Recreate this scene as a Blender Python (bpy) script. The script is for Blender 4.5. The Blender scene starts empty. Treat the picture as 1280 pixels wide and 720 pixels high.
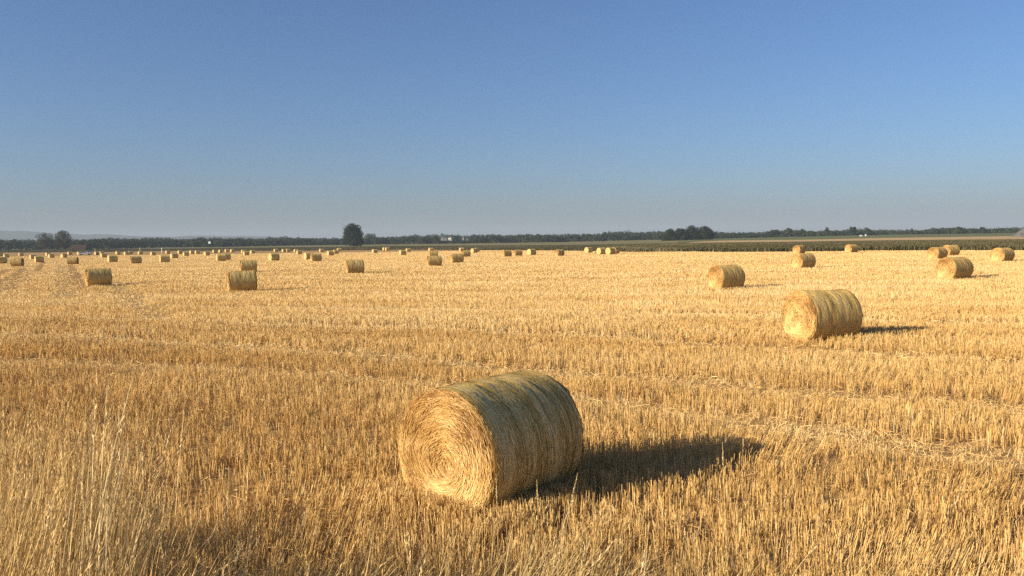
import bpy, math
import numpy as np
from mathutils import Matrix, Vector

RNG = np.random.default_rng(11)
SC = bpy.context.scene
COL = SC.collection

# ------------------------------------------------------------------ camera model
EYE, FPX = 2.7, 1040.0
HOR0, HORK = 306.0, 16.0 / 1280.0            # the horizon's row in the photo: HOR0 - HORK * px
PITCH = math.atan(62 / FPX)
ROLL = math.atan(HORK)
F_ = np.array([0, math.cos(PITCH), -math.sin(PITCH)])
U0 = np.array([0, math.sin(PITCH), math.cos(PITCH)])
X0 = np.array([1.0, 0, 0])
R_ = math.cos(ROLL) * X0 - math.sin(ROLL) * U0
U_ = math.sin(ROLL) * X0 + math.cos(ROLL) * U0


def ray(px, py):
    return F_ * FPX + R_ * (px - 640.0) - U_ * (py - 360.0)


def sm(a, b, x):
    t = np.clip((np.asarray(x, float) - a) / (b - a), 0, 1)
    return t * t * (3 - 2 * t)


def vnoise(x, y, seed=0):
    """value noise, about -1..1"""
    x = np.asarray(x, float); y = np.asarray(y, float)
    xi = np.floor(x).astype(np.int64); yi = np.floor(y).astype(np.int64)
    fx = x - xi; fy = y - yi
    fx = fx * fx * (3 - 2 * fx); fy = fy * fy * (3 - 2 * fy)

    def h(a, b):
        n = (a * 374761393 + b * 668265263 + seed * 974634541) & 0xFFFFFFFF
        n = ((n ^ (n >> 13)) * 1274126177) & 0xFFFFFFFF
        n = n ^ (n >> 16)
        return (n & 0xFFFF) / 32767.5 - 1.0
    a = h(xi, yi); b = h(xi + 1, yi); c = h(xi, yi + 1); d = h(xi + 1, yi + 1)
    return (a * (1 - fx) + b * fx) * (1 - fy) + (c * (1 - fx) + d * fx) * fy


# ------------------------------------------------------------------ terrain
def gz(x, y):
    x = np.asarray(x, float); y = np.asarray(y, float)
    d = np.hypot(x, y)
    az = x / np.maximum(y, 1.0)                               # tangent of the bearing
    w = np.interp(az, [-0.7, -0.3, 0.1, 0.25, 0.4, 0.6], [-0.16, -0.22, -0.30, -0.06, 0.0, 0.10])
    z = w * sm(18, 60, d)
    fall = np.interp(az, [-0.2, 0.0, 0.08, 0.14, 0.22], [1.4, 1.25, 1.0, 0.6, 0.0])
    z = z - fall * sm(60, 320, d)                             # the field falls away towards its far left corner
    z = z + 1.9 * sm(0.15, 0.5, az) * sm(420, 900, d)
    edge = 6.0 + 1.1 * sm(-0.3, -3.0, x) + 0.25 * vnoise(x * 0.7, x * 0 + 3.1, 5)
    bank = 1.1 * (1 - sm(0, 1, (y - 1.6) / (edge - 1.6)))
    near = 1 - sm(60, 120, d)
    z = z + bank + near * (0.03 * vnoise(x * 0.5, y * 0.5, 1) + 0.02 * vnoise(x * 1.7, y * 1.7, 2))
    return z


def hit(px, py):
    """ground point seen at a photo pixel"""
    r = ray(px, py); r = r / r[1]
    y = np.geomspace(2.0, 4000.0, 6000)
    below = (EYE + r[2] * y) < gz(r[0] * y, y)
    k = int(np.argmax(below)) if below.any() else len(y) - 1
    return r[0] * y[k], y[k]


def at_dist(px, d):
    """ground point at bearing of px and distance d along the view axis"""
    r = ray(px, HOR0 - HORK * px)
    t = d / r[1]
    return r[0] * t, d


# ------------------------------------------------------------------ helpers
def mesh_np(name, V, faces, mats, tint=None, midx=None, smooth=False):
    """faces: list of int arrays (n,3) / (n,4)"""
    me = bpy.data.meshes.new(name)
    V = np.ascontiguousarray(V, np.float32)
    me.vertices.add(len(V)); me.vertices.foreach_set('co', V.ravel())
    faces = [f for f in faces if len(f)]
    loops = np.concatenate([f.ravel() for f in faces]).astype(np.int32)
    tot = np.concatenate([np.full(len(f), f.shape[1], np.int32) for f in faces])
    start = np.concatenate([[0], np.cumsum(tot)[:-1]]).astype(np.int32)
    me.loops.add(len(loops)); me.loops.foreach_set('vertex_index', loops)
    me.polygons.add(len(tot)); me.polygons.foreach_set('loop_start', start)
    me.polygons.foreach_set('loop_total', tot)
    if midx is not None:
        me.polygons.foreach_set('material_index', np.asarray(midx, np.int32))
    me.polygons.foreach_set('use_smooth', np.full(len(tot), bool(smooth)))
    for m in (mats if isinstance(mats, (list, tuple)) else [mats]):
        me.materials.append(m)
    if tint is not None:
        a = me.attributes.new('tint', 'FLOAT', 'POINT')
        a.data.foreach_set('value', np.ascontiguousarray(tint, np.float32))
    me.update(calc_edges=True)
    me.validate(clean_customdata=False) if len(V) < 2000 else None
    return me


def link(name, me, parent=None):
    o = bpy.data.objects.new(name, me); COL.objects.link(o)
    if parent is not None:
        o.parent = parent
    return o


def tag(o, label=None, cat=None, group=None, kind=None):
    for k, v in (('label', label), ('category', cat), ('group', group), ('kind', kind)):
        if v:
            o[k] = v
    return o


def empty(name, loc, rz=0.0):
    o = bpy.data.objects.new(name, None); COL.objects.link(o)
    o.location = loc; o.rotation_euler = (0, 0, rz); o.empty_display_size = 0.3
    return o


class Geo:
    """collects vertex / face arrays"""
    def __init__(s):
        s.V, s.Q, s.T, s.t, s.n, s.mq, s.mt = [], [], [], [], 0, [], []

    def add(s, V, Q=None, T=None, tint=0.5, m=0):
        V = np.asarray(V, float).reshape(-1, 3)
        if Q is not None and len(Q):
            Q = np.asarray(Q).reshape(-1, 4); s.Q.append(Q + s.n); s.mq.append(np.full(len(Q), m))
        if T is not None and len(T):
            T = np.asarray(T).reshape(-1, 3); s.T.append(T + s.n); s.mt.append(np.full(len(T), m))
        s.V.append(V); s.t.append(np.broadcast_to(np.asarray(tint, float), (len(V),)).copy()); s.n += len(V)

    def mesh(s, name, mats, smooth=False):
        fs, mi = [], []
        if s.Q: fs.append(np.concatenate(s.Q)); mi.append(np.concatenate(s.mq))
        if s.T: fs.append(np.concatenate(s.T)); mi.append(np.concatenate(s.mt))
        return mesh_np(name, np.concatenate(s.V), fs, mats, np.concatenate(s.t), np.concatenate(mi), smooth)


def ribbons(P, W, side, tint):
    """P (n,k,3) centre lines, W (n,k) half widths, side (n,3)/(n,k,3) unit across vectors"""
    n, k, _ = P.shape
    if side.ndim == 2:
        side = side[:, None, :]
    L = P - side * W[..., None]; Rr = P + side * W[..., None]
    V = np.stack([L, Rr], 2).reshape(-1, 3)
    base = (np.arange(n) * 2 * k)[:, None] + (np.arange(k - 1) * 2)[None, :]
    Q = np.stack([base, base + 1, base + 3, base + 2], -1).reshape(-1, 4)
    return V, Q, np.repeat(np.asarray(tint, float), 2 * k)


def box(g, x0, x1, y0, y1, z0, z1, m=0, tint=0.5):
    V = [(x, y, z) for z in (z0, z1) for y in (y0, y1) for x in (x0, x1)]
    Q = [(0, 2, 3, 1), (4, 5, 7, 6), (0, 1, 5, 4), (2, 6, 7, 3), (0, 4, 6, 2), (1, 3, 7, 5)]
    g.add(V, Q, m=m, tint=tint)


def tube(g, pts, rad, seg=8, m=0, tint=0.5, cap=True):
    pts = np.asarray(pts, float); k = len(pts)
    rad = np.broadcast_to(np.asarray(rad, float), (k,))
    d = np.gradient(pts, axis=0); d /= np.linalg.norm(d, axis=1)[:, None] + 1e-9
    ref = np.array([0.31, 0.95, 0.05])
    a = np.cross(d, ref); a /= np.linalg.norm(a, axis=1)[:, None] + 1e-9
    b = np.cross(d, a)
    t = np.linspace(0, 2 * math.pi, seg, endpoint=False)
    V = pts[:, None, :] + rad[:, None, None] * (np.cos(t)[None, :, None] * a[:, None, :] + np.sin(t)[None, :, None] * b[:, None, :])
    Q = []
    for i in range(k - 1):
        for j in range(seg):
            j2 = (j + 1) % seg
            Q.append((i * seg + j, i * seg + j2, (i + 1) * seg + j2, (i + 1) * seg + j))
    V = V.reshape(-1, 3); T = []
    if cap:
        V = np.concatenate([V, pts[:1], pts[-1:]])
        for j in range(seg):
            j2 = (j + 1) % seg
            T.append((k * seg, j2, j)); T.append((k * seg + 1, (k - 1) * seg + j, (k - 1) * seg + j2))
    g.add(V, Q, T, tint=tint, m=m)


# ------------------------------------------------------------------ materials
def new_mat(name):
    m = bpy.data.materials.new(name); m.use_nodes = True
    nt = m.node_tree; nt.nodes.clear()
    out = nt.nodes.new('ShaderNodeOutputMaterial')
    return m, nt, out


def N(nt, t, **kw):
    n = nt.nodes.new(t)
    for k, v in kw.items():
        if k.startswith('_'):
            setattr(n, k[1:], v)
        else:
            n.inputs[k].default_value = v
    return n


def ramp(nt, fac, stops):
    r = nt.nodes.new('ShaderNodeValToRGB')
    el = r.color_ramp.elements
    while len(el) < len(stops):
        el.new(0.5)
    for e, (p, c) in zip(el, stops):
        e.position = p; e.color = (*c, 1)
    nt.links.new(fac, r.inputs[0])
    return r.outputs[0]


def mixc(nt, f, a, b, mode='MIX'):
    n = nt.nodes.new('ShaderNodeMix'); n.data_type = 'RGBA'; n.blend_type = mode
    L = nt.links.new
    for s, v in ((n.inputs[0], f), (n.inputs[6], a), (n.inputs[7], b)):
        if hasattr(v, 'is_output'):
            L(v, s)
        else:
            s.default_value = v if isinstance(v, (int, float)) else (*v, 1)
    return n.outputs[2]


def noise(nt, vec, scale, detail=3, rough=0.55):
    n = N(nt, 'ShaderNodeTexNoise', Scale=scale, Detail=detail, Roughness=rough)
    if vec is not None:
        nt.links.new(vec, n.inputs['Vector'])
    return n.outputs[0]


def mapping(nt, vec, sc):
    n = nt.nodes.new('ShaderNodeMapping'); n.inputs['Scale'].default_value = sc
    nt.links.new(vec, n.inputs['Vector'])
    return n.outputs[0]


def surf(nt, out, col, rough=0.8, spec=0.15, transl=0.0, normal=None):
    p = N(nt, 'ShaderNodeBsdfPrincipled', Roughness=rough)
    p.inputs['Specular IOR Level'].default_value = spec
    if hasattr(col, 'is_output'):
        nt.links.new(col, p.inputs['Base Color'])
    else:
        p.inputs['Base Color'].default_value = (*col, 1)
    if normal is not None:
        nt.links.new(normal, p.inputs['Normal'])
    sh = p.outputs[0]
    if transl > 0:
        t = nt.nodes.new('ShaderNodeBsdfTranslucent')
        if hasattr(col, 'is_output'):
            nt.links.new(col, t.inputs[0])
        else:
            t.inputs[0].default_value = (*col, 1)
        mx = nt.nodes.new('ShaderNodeMixShader'); mx.inputs[0].default_value = transl
        nt.links.new(sh, mx.inputs[1]); nt.links.new(t.outputs[0], mx.inputs[2]); sh = mx.outputs[0]
    nt.links.new(sh, out.inputs[0])


def bump(nt, h, strength, dist):
    b = N(nt, 'ShaderNodeBump', Strength=strength, Distance=dist)
    nt.links.new(h, b.inputs['Height'])
    return b.outputs[0]


def tint_mat(name, stops, transl=0.08, rough=0.65, spec=0.08, patch=None):
    m, nt, out = new_mat(name)
    a = nt.nodes.new('ShaderNodeAttribute'); a.attribute_name = 'tint'
    c = ramp(nt, a.outputs['Fac'], stops)
    if patch:
        g = nt.nodes.new('ShaderNodeNewGeometry')
        f = noise(nt, mapping(nt, g.outputs['Position'], patch[0]), 1.0, 3)
        c = mixc(nt, f, c, ramp(nt, f, patch[1]), 'MULTIPLY')
    surf(nt, out, c, rough, spec, transl)
    return m


STRAW = [(0.0, (0.22, 0.115, 0.042)), (0.3, (0.45, 0.26, 0.085)), (0.55, (0.65, 0.41, 0.145)),
         (0.8, (0.78, 0.55, 0.235)), (1.0, (0.88, 0.71, 0.39))]
M = {}
M['stubble'] = tint_mat('stubble_straw', STRAW)
M['grass'] = tint_mat('dry_grass', [(0.0, (0.22, 0.155, 0.06)), (0.35, (0.48, 0.325, 0.125)), (0.7, (0.69, 0.50, 0.22)),
                                   (1.0, (0.82, 0.66, 0.38))], transl=0.12)
M['bale_straw'] = tint_mat('bale_straw', [(0.0, (0.26, 0.125, 0.035)), (0.35, (0.56, 0.33, 0.105)), (0.65, (0.76, 0.50, 0.185)),
                                         (1.0, (0.88, 0.69, 0.34))], transl=0.05, rough=0.5, spec=0.25)
M['side_straw'] = tint_mat('bale_side_straw', [(0.0, (0.29, 0.22, 0.07)), (0.3, (0.54, 0.38, 0.115)), (0.65, (0.76, 0.54, 0.19)),
                                              (1.0, (0.86, 0.70, 0.36))], transl=0.0, rough=0.7, spec=0.06)


def mat_field():
    m, nt, out = new_mat('field_soil')
    g = nt.nodes.new('ShaderNodeNewGeometry'); p = g.outputs['Position']
    big = noise(nt, mapping(nt, p, (0.03, 0.12, 0.1)), 1.0, 4)
    mid = noise(nt, p, 1.3, 5, 0.65)
    fine = noise(nt, p, 28.0, 5, 0.7)
    c = ramp(nt, fine, [(0.25, (0.13, 0.075, 0.03)), (0.45, (0.36, 0.22, 0.085)), (0.58, (0.54, 0.35, 0.14)), (0.75, (0.68, 0.48, 0.22))])
    c = mixc(nt, ramp(nt, mid, [(0.38, (0, 0, 0)), (0.62, (1, 1, 1))]), c, mixc(nt, 0.45, c, (0.52, 0.32, 0.125)))
    c = mixc(nt, 0.5, c, ramp(nt, big, [(0.3, (0.75, 0.72, 0.68)), (0.7, (1.1, 1.08, 1.05))]), 'MULTIPLY')
    surf(nt, out, c, 0.9, 0.1, 0, bump(nt, fine, 0.8, 0.03))
    return m


def mat_land(name, stops, sc=(0.02, 0.05, 0.05), fine=0.6, fs=0.8):
    m, nt, out = new_mat(name)
    g = nt.nodes.new('ShaderNodeNewGeometry'); p = g.outputs['Position']
    a = noise(nt, mapping(nt, p, sc), 1.0, 5, 0.6)
    b = noise(nt, p, fs, 4, 0.65)
    f = N(nt, 'ShaderNodeMix'); f.inputs[0].default_value = fine
    nt.links.new(a, f.inputs[2]); nt.links.new(b, f.inputs[3])
    surf(nt, out, ramp(nt, f.outputs[0], stops), 0.95, 0.05)
    return m


M['field'] = mat_field()
M['meadow'] = mat_land('meadow', [(0.3, (0.12, 0.11, 0.045)), (0.5, (0.22, 0.19, 0.08)), (0.7, (0.34, 0.27, 0.13))])
M['soil'] = mat_land('crop_soil', [(0.3, (0.05, 0.045, 0.02)), (0.7, (0.10, 0.088, 0.04))])
M['tan'] = mat_land('tan_stubble', [(0.3, (0.44, 0.29, 0.13)), (0.7, (0.60, 0.43, 0.21))])
M['greenstrip'] = mat_land('green_strip', [(0.3, (0.11, 0.12, 0.045)), (0.7, (0.19, 0.19, 0.075))])
M['hill'] = mat_land('hill', [(0.3, (0.035, 0.05, 0.02)), (0.7, (0.07, 0.08, 0.035))], (0.003, 0.003, 0.003), 0.3, 0.02)
M['leaf'] = tint_mat('tree_leaf', [(0.0, (0.018, 0.028, 0.014)), (0.5, (0.034, 0.050, 0.022)), (1.0, (0.068, 0.082, 0.035))], transl=0.12)
M['leaf_dark'] = tint_mat('dark_tree_leaf', [(0.0, (0.010, 0.018, 0.008)), (0.5, (0.018, 0.031, 0.012)), (1.0, (0.042, 0.058, 0.021))], transl=0.1)
M['leaf_dull'] = tint_mat('dull_tree_leaf', [(0.0, (0.03, 0.035, 0.02)), (0.5, (0.06, 0.064, 0.034)), (1.0, (0.11, 0.105, 0.055))], transl=0.12)
M['crop'] = tint_mat('crop_leaf', [(0.0, (0.045, 0.038, 0.019)), (0.45, (0.125, 0.112, 0.052)), (0.8, (0.19, 0.16, 0.083)), (1.0, (0.36, 0.30, 0.18))], transl=0.1)


def flat(name, c, rough=0.7, spec=0.3, metal=0.0, vary=0.12, sc=3.0):
    m, nt, out = new_mat(name)
    t = nt.nodes.new('ShaderNodeTexCoord')
    f = noise(nt, t.outputs['Object'], sc, 4)
    d = tuple(x * (1 - vary) for x in c); e = tuple(min(1, x * (1 + vary)) for x in c)
    surf(nt, out, ramp(nt, f, [(0.3, d), (0.7, e)]), rough, spec)
    return m


M['bark'] = flat('bark', (0.10, 0.075, 0.05), 0.9, 0.1, vary=0.35)
M['white_wall'] = flat('white_render', (0.76, 0.73, 0.66), 0.8)
M['roof'] = flat('slate_roof', (0.15, 0.14, 0.13), 0.8)
M['rust'] = flat('rust_roof', (0.06, 0.034, 0.026), 0.85, 0.1, vary=0.3)
M['timber'] = flat('dark_timber', (0.09, 0.065, 0.045), 0.85, 0.1, vary=0.3)
M['glass'] = flat('window_glass', (0.03, 0.035, 0.04), 0.15, 0.5)
M['silver'] = flat('silver_paint', (0.30, 0.31, 0.33), 0.45, 0.4, vary=0.02)
M['tyre'] = flat('tyre_rubber', (0.02, 0.02, 0.02), 0.85, 0.2)
M['post'] = flat('weathered_post', (0.62, 0.58, 0.50), 0.8)
M['heap'] = flat('pale_gravel', (0.12, 0.115, 0.11), 0.95, 0.05, vary=0.25, sc=0.4)


def mat_bale_side():
    m, nt, out = new_mat('bale_side')
    t = nt.nodes.new('ShaderNodeTexCoord'); p = t.outputs['Object']
    oi = nt.nodes.new('ShaderNodeObjectInfo')
    bandv = nt.nodes.new('ShaderNodeMapping'); bandv.inputs['Scale'].default_value = (3.2, 0.25, 0.25)
    nt.links.new(p, bandv.inputs['Vector'])
    cmb = nt.nodes.new('ShaderNodeCombineXYZ')
    mul = N(nt, 'ShaderNodeMath', _operation='MULTIPLY'); mul.inputs[1].default_value = 37.0
    nt.links.new(oi.outputs['Random'], mul.inputs[0])
    for i in range(3):
        nt.links.new(mul.outputs[0], cmb.inputs[i])
    nt.links.new(cmb.outputs[0], bandv.inputs['Location'])
    band = noise(nt, bandv.outputs[0], 1.0, 3, 0.6)
    streak = noise(nt, mapping(nt, p, (95, 3.0, 3.0)), 1.0, 4, 0.65)
    mottle = noise(nt, mapping(nt, p, (7, 4, 4)), 1.0, 4, 0.6)
    c = ramp(nt, streak, [(0.3, (0.48, 0.31, 0.095)), (0.5, (0.72, 0.50, 0.165)), (0.68, (0.82, 0.62, 0.25))])
    olive = ramp(nt, streak, [(0.3, (0.36, 0.30, 0.095)), (0.5, (0.54, 0.44, 0.14)), (0.7, (0.68, 0.55, 0.21))])
    c = mixc(nt, ramp(nt, band, [(0.5, (0, 0, 0)), (0.64, (0.85, 0.85, 0.85))]), c, olive)
    c = mixc(nt, 0.35, c, ramp(nt, mottle, [(0.3, (0.65, 0.65, 0.65)), (0.7, (1.25, 1.2, 1.1))]), 'MULTIPLY')
    surf(nt, out, c, 0.85, 0.05, 0, bump(nt, streak, 0.5, 0.010))
    return m


def mat_bale_face():
    m, nt, out = new_mat('bale_face')
    t = nt.nodes.new('ShaderNodeTexCoord'); p = t.outputs['Object']
    f = noise(nt, mapping(nt, p, (6, 14, 14)), 1.0, 5, 0.7)
    c = ramp(nt, f, [(0.3, (0.30, 0.17, 0.06)), (0.5, (0.58, 0.39, 0.16)), (0.7, (0.76, 0.56, 0.28))])
    surf(nt, out, c, 0.8, 0.15, 0, bump(nt, f, 0.8, 0.02))
    return m


M['bale_side'] = mat_bale_side()
M['bale_face'] = mat_bale_face()


# ------------------------------------------------------------------ ground and far land
def polar_sheet(name, t0, t1, nt_, rin, rout, nr, mat, dz=0.0, log=True):
    """sheet over bearings tan t0..t1; rin / rout give the forward distance at each bearing"""
    T = np.linspace(t0, t1, nt_)
    a = np.array([rin(t) if callable(rin) else rin for t in T]); b = np.array([rout(t) if callable(rout) else rout for t in T])
    s = np.linspace(0, 1, nr)[None, :]
    Y = a[:, None] * (b / a)[:, None] ** s if log else a[:, None] + (b - a)[:, None] * s
    Xx = Y * T[:, None]
    Z = gz(Xx, Y) + dz
    V = np.stack([Xx, Y, Z], -1).reshape(-1, 3)
    i = (np.arange(nt_ - 1)[:, None] * nr + np.arange(nr - 1)[None, :]).ravel()
    Q = np.stack([i, i + nr, i + nr + 1, i + 1], -1)
    return mesh_np(name, V, [Q], mat, smooth=True)


def curve_dist(px_list, y_list, zoff=0.0):
    """forward distance of a boundary drawn in the photo, as a function of the tangent of the bearing"""
    tt, dd = [], []
    for px, py in zip(px_list, y_list):
        x, y = hit(px, py)
        tt.append(x / y); dd.append(y)
    o = np.argsort(tt); tt = np.array(tt)[o]; dd = np.array(dd)[o]
    return lambda t: np.interp(t, tt, dd)


# whole ground: one Cartesian sheet near the viewer and out to the horizon
gx = np.concatenate([-np.geomspace(9000, 30, 40), np.linspace(-28, 28, 141), np.geomspace(30, 9000, 40)])
gy = np.concatenate([-np.geomspace(400, 6, 14), np.linspace(-5, 40, 120), np.geomspace(42, 12000, 90)])
GX, GY = np.meshgrid(gx, gy, indexing='ij')
V = np.stack([GX, GY, gz(GX, GY)], -1).reshape(-1, 3)
n2 = len(gy)
i = (np.arange(len(gx) - 1)[:, None] * n2 + np.arange(n2 - 1)[None, :]).ravel()
tag(link('ground', mesh_np('ground', V, [np.stack([i, i + n2, i + n2 + 1, i + 1], -1)], M['field'], smooth=True)), kind='structure')

FIELD_END = curve_dist([-60, 50, 130, 210, 350, 425, 520, 600, 680, 790, 905, 1000, 1090, 1190, 1280, 1400],
                       [316, 315.6, 315, 313.8, 313.6, 312.9, 312.2, 312.7, 313.2, 315.3, 315.3, 314.9, 313.5, 313.1, 313.2, 313])
CROP_END = curve_dist([-60, 200, 400, 600, 800, 870, 1000, 1100, 1280, 1400], [312.6, 310.6, 308.4, 306.6, 304.4, 303.4, 302, 300.4, 298.8, 297.5])
TAN_END = curve_dist([860, 900, 1000, 1100, 1280, 1400], [303.2, 300.9, 299.8, 297.6, 295.0, 293.6])
tag(link('meadow', polar_sheet('meadow', -0.95, 0.95, 120, lambda t: CROP_END(t) - 12, 1600, 24, M['meadow'], 0.02)), kind='structure')
tag(link('far_stubble_field', polar_sheet('far_stubble_field', 0.213, 0.95, 60, lambda t: CROP_END(t) - 6, lambda t: max(TAN_END(t), CROP_END(t)), 8, M['tan'], 0.06)), kind='structure')
tag(link('green_field', polar_sheet('green_field', 0.20, 0.95, 60, lambda t: max(TAN_END(t), CROP_END(t)), 1500, 10, M['greenstrip'], 0.08)), kind='structure')

tag(link('crop_soil', polar_sheet('crop_soil', -0.9, 0.9, 120, FIELD_END, CROP_END, 10, M['soil'], 0.01)), kind='structure')

# crop standing beyond the stubble: a mass of leaf clumps
def make_crop():
    n = 260000
    t = RNG.uniform(-0.85, 0.85, n)
    a = FIELD_END(t) + 0.5; b = CROP_END(t)
    hc = np.interp(t, [-0.7, -0.25, 0.0, 0.15, 0.3, 0.7], [0.28, 0.30, 0.5, 0.65, 0.75, 0.75])
    b = np.maximum(b * (EYE - hc * 1.02) / EYE, a + 8)
    u = RNG.random(n)
    y = a + (b - a) * u; x = t * y
    hh = np.interp(t, [-0.7, -0.25, 0.0, 0.15, 0.3, 0.7], [0.28, 0.30, 0.5, 0.65, 0.75, 0.75])
    hh = hh * (1 + 0.06 * vnoise(x * 0.15, y * 0.15, 9)) * RNG.uniform(0.88, 1.02, n)
    z = gz(x, y)
    s = RNG.uniform(0.08, 0.16, n) * np.clip(y / 160, 0.9, 2.6)
    az = RNG.uniform(0, 2 * np.pi, n)
    side = np.stack([np.cos(az), np.sin(az), np.zeros(n)], -1)
    P = np.stack([x, y, z], -1)[:, None, :] + np.array([0, 0, 1.0])[None, None, :] * (hh[:, None] * np.array([0.0, 0.6, 1.0]))[..., None]
    P = P + RNG.normal(0, 0.10, P.shape) * np.array([1, 1, 0]) * np.array([0.3, 1, 2.2])[None, :, None]
    W = s[:, None] * np.array([0.35, 0.6, 0.3])
    patch = vnoise(x * 0.05, y * 0.02, 21)
    tint = np.clip(0.42 + 0.17 * RNG.standard_normal(n) + 0.16 * patch + 0.25 * (vnoise(x * 0.1, y * 0.012, 23) > 0.72), 0, 1)
    V, Q, tt = ribbons(P, W, side, tint)
    return mesh_np('crop_strip', V, [Q], M['crop'], tt)


tag(link('crop_strip', make_crop()), 'dark olive crop standing along the far edge of the stubble field', 'crop', kind='stuff')


# hills on the left horizon
def make_hills():
    D0 = 5200.0
    prof = [(-200, 289.0), (-80, 288.0), (0, 288.2), (25, 288.5), (45, 289.5), (60, 291), (80, 292.6), (96, 292.3), (108, 293.6), (122, 292.4),
            (140, 292.9), (160, 294.6), (180, 295.3), (215, 296.3), (235, 295.0), (258, 294.4), (280, 295.2), (315, 295.2), (345, 296.2), (380, 297.5), (430, 300), (520, 303)]
    px = np.linspace(-200, 520, 220)
    top = np.interp(px, [p[0] for p in prof], [p[1] for p in prof]) + 0.25 * vnoise(px * 0.2, px * 0, 4)
    up = (HOR0 - HORK * px) - top
    rows = [-900, -400, 0, 500, 1400]; sc_ = [0.0, 0.62, 1.0, 0.8, 0.0]
    V = []
    for dy, s in zip(rows, sc_):
        y = np.full_like(px, D0 + dy); x = (px - 640) / FPX * D0 * (1 + dy / D0 * 0.2)
        z = (EYE + np.maximum(up, 0) / FPX * D0) * s * (1 + (0.10 * vnoise(px * 0.05 + dy, px * 0 + dy, 8) if 0 < s < 1 else 0)) - (2 if s == 0 else 0)
        V.append(np.stack([x, y, z], -1))
    V = np.stack(V, 1).reshape(-1, 3); k = len(rows)
    i = (np.arange(len(px) - 1)[:, None] * k + np.arange(k - 1)[None, :]).ravel()
    return mesh_np('hills', V, [np.stack([i, i + k, i + k + 1, i + 1], -1)], M['hill'], smooth=True)


tag(link('hills', make_hills()), kind='structure')


# ------------------------------------------------------------------ stubble
SWATHS = []      # ((points), half width m)


def swath(pts, w):
    SWATHS.append((np.array([hit(*p) for p in pts]), w))


swath([(-40, 452), (120, 458), (300, 466), (460, 479), (620, 493), (760, 508), (904, 528), (1017, 544), (1153, 566), (1300, 586)], 0.50)
swath([(-40, 420), (180, 430), (319, 438), (480, 449), (620, 464), (760, 477), (880, 486), (994, 494), (1076, 501), (1198, 508), (1320, 520)], 0.60)
swath([(-40, 396), (90, 399), (200, 403), (340, 408), (520, 414), (760, 424), (980, 440), (1320, 458)], 0.55)
swath([(-40, 380), (200, 383), (520, 388), (860, 396), (1320, 410)], 0.6)
swath([(-40, 489), (130, 473), (300, 463)], 0.16)
swath([(140, 352), (170, 380), (200, 402)], 0.6)
TRACKS = []
for pts in ([(-20, 362), (0, 354), (16, 347), (30, 335.5)], [(-20, 352), (0, 343), (10, 337)], [(88, 331.5), (93, 342), (97, 352), (104, 362)], [(46, 340), (52, 331), (56, 327)]):
    TRACKS.append((np.array([hit(*p) for p in pts]), 0.42))
for pts in ([(-20, 372), (5, 362), (24, 350), (36, 338)], [(76, 333), (80, 350), (86, 372)]):
    SWATHS.append((np.array([hit(*p) for p in pts]), 0.7))


def seg_mask(x, y, lines):
    m = np.zeros(len(x))
    for P, w in lines:
        best = np.full(len(x), 1e9)
        for a, b in zip(P[:-1], P[1:]):
            d = b - a; L2 = d @ d
            t = np.clip(((x - a[0]) * d[0] + (y - a[1]) * d[1]) / L2, 0, 1)
            best = np.minimum(best, np.hypot(x - a[0] - t * d[0], y - a[1] - t * d[1]))
        ww = w * (1 + 0.5 * vnoise(x * 1.1, y * 1.1, 31))
        m = np.maximum(m, 1 - sm(0.6, 1.25, best / ww))
    return m


def sample_wedge(n, d0, d1, p, tmax=0.80):
    """points at forward distance d0..d1 with areal density falling as d**-p"""
    u = RNG.random(n)
    e = 2 - p
    y = (d0 ** e + u * (d1 ** e - d0 ** e)) ** (1 / e) if abs(e) > 1e-6 else d0 * (d1 / d0) ** u
    return RNG.uniform(-tmax, tmax, n) * y, y


BALE_FOOT = []       # filled below: centre x, y, theta


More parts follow.
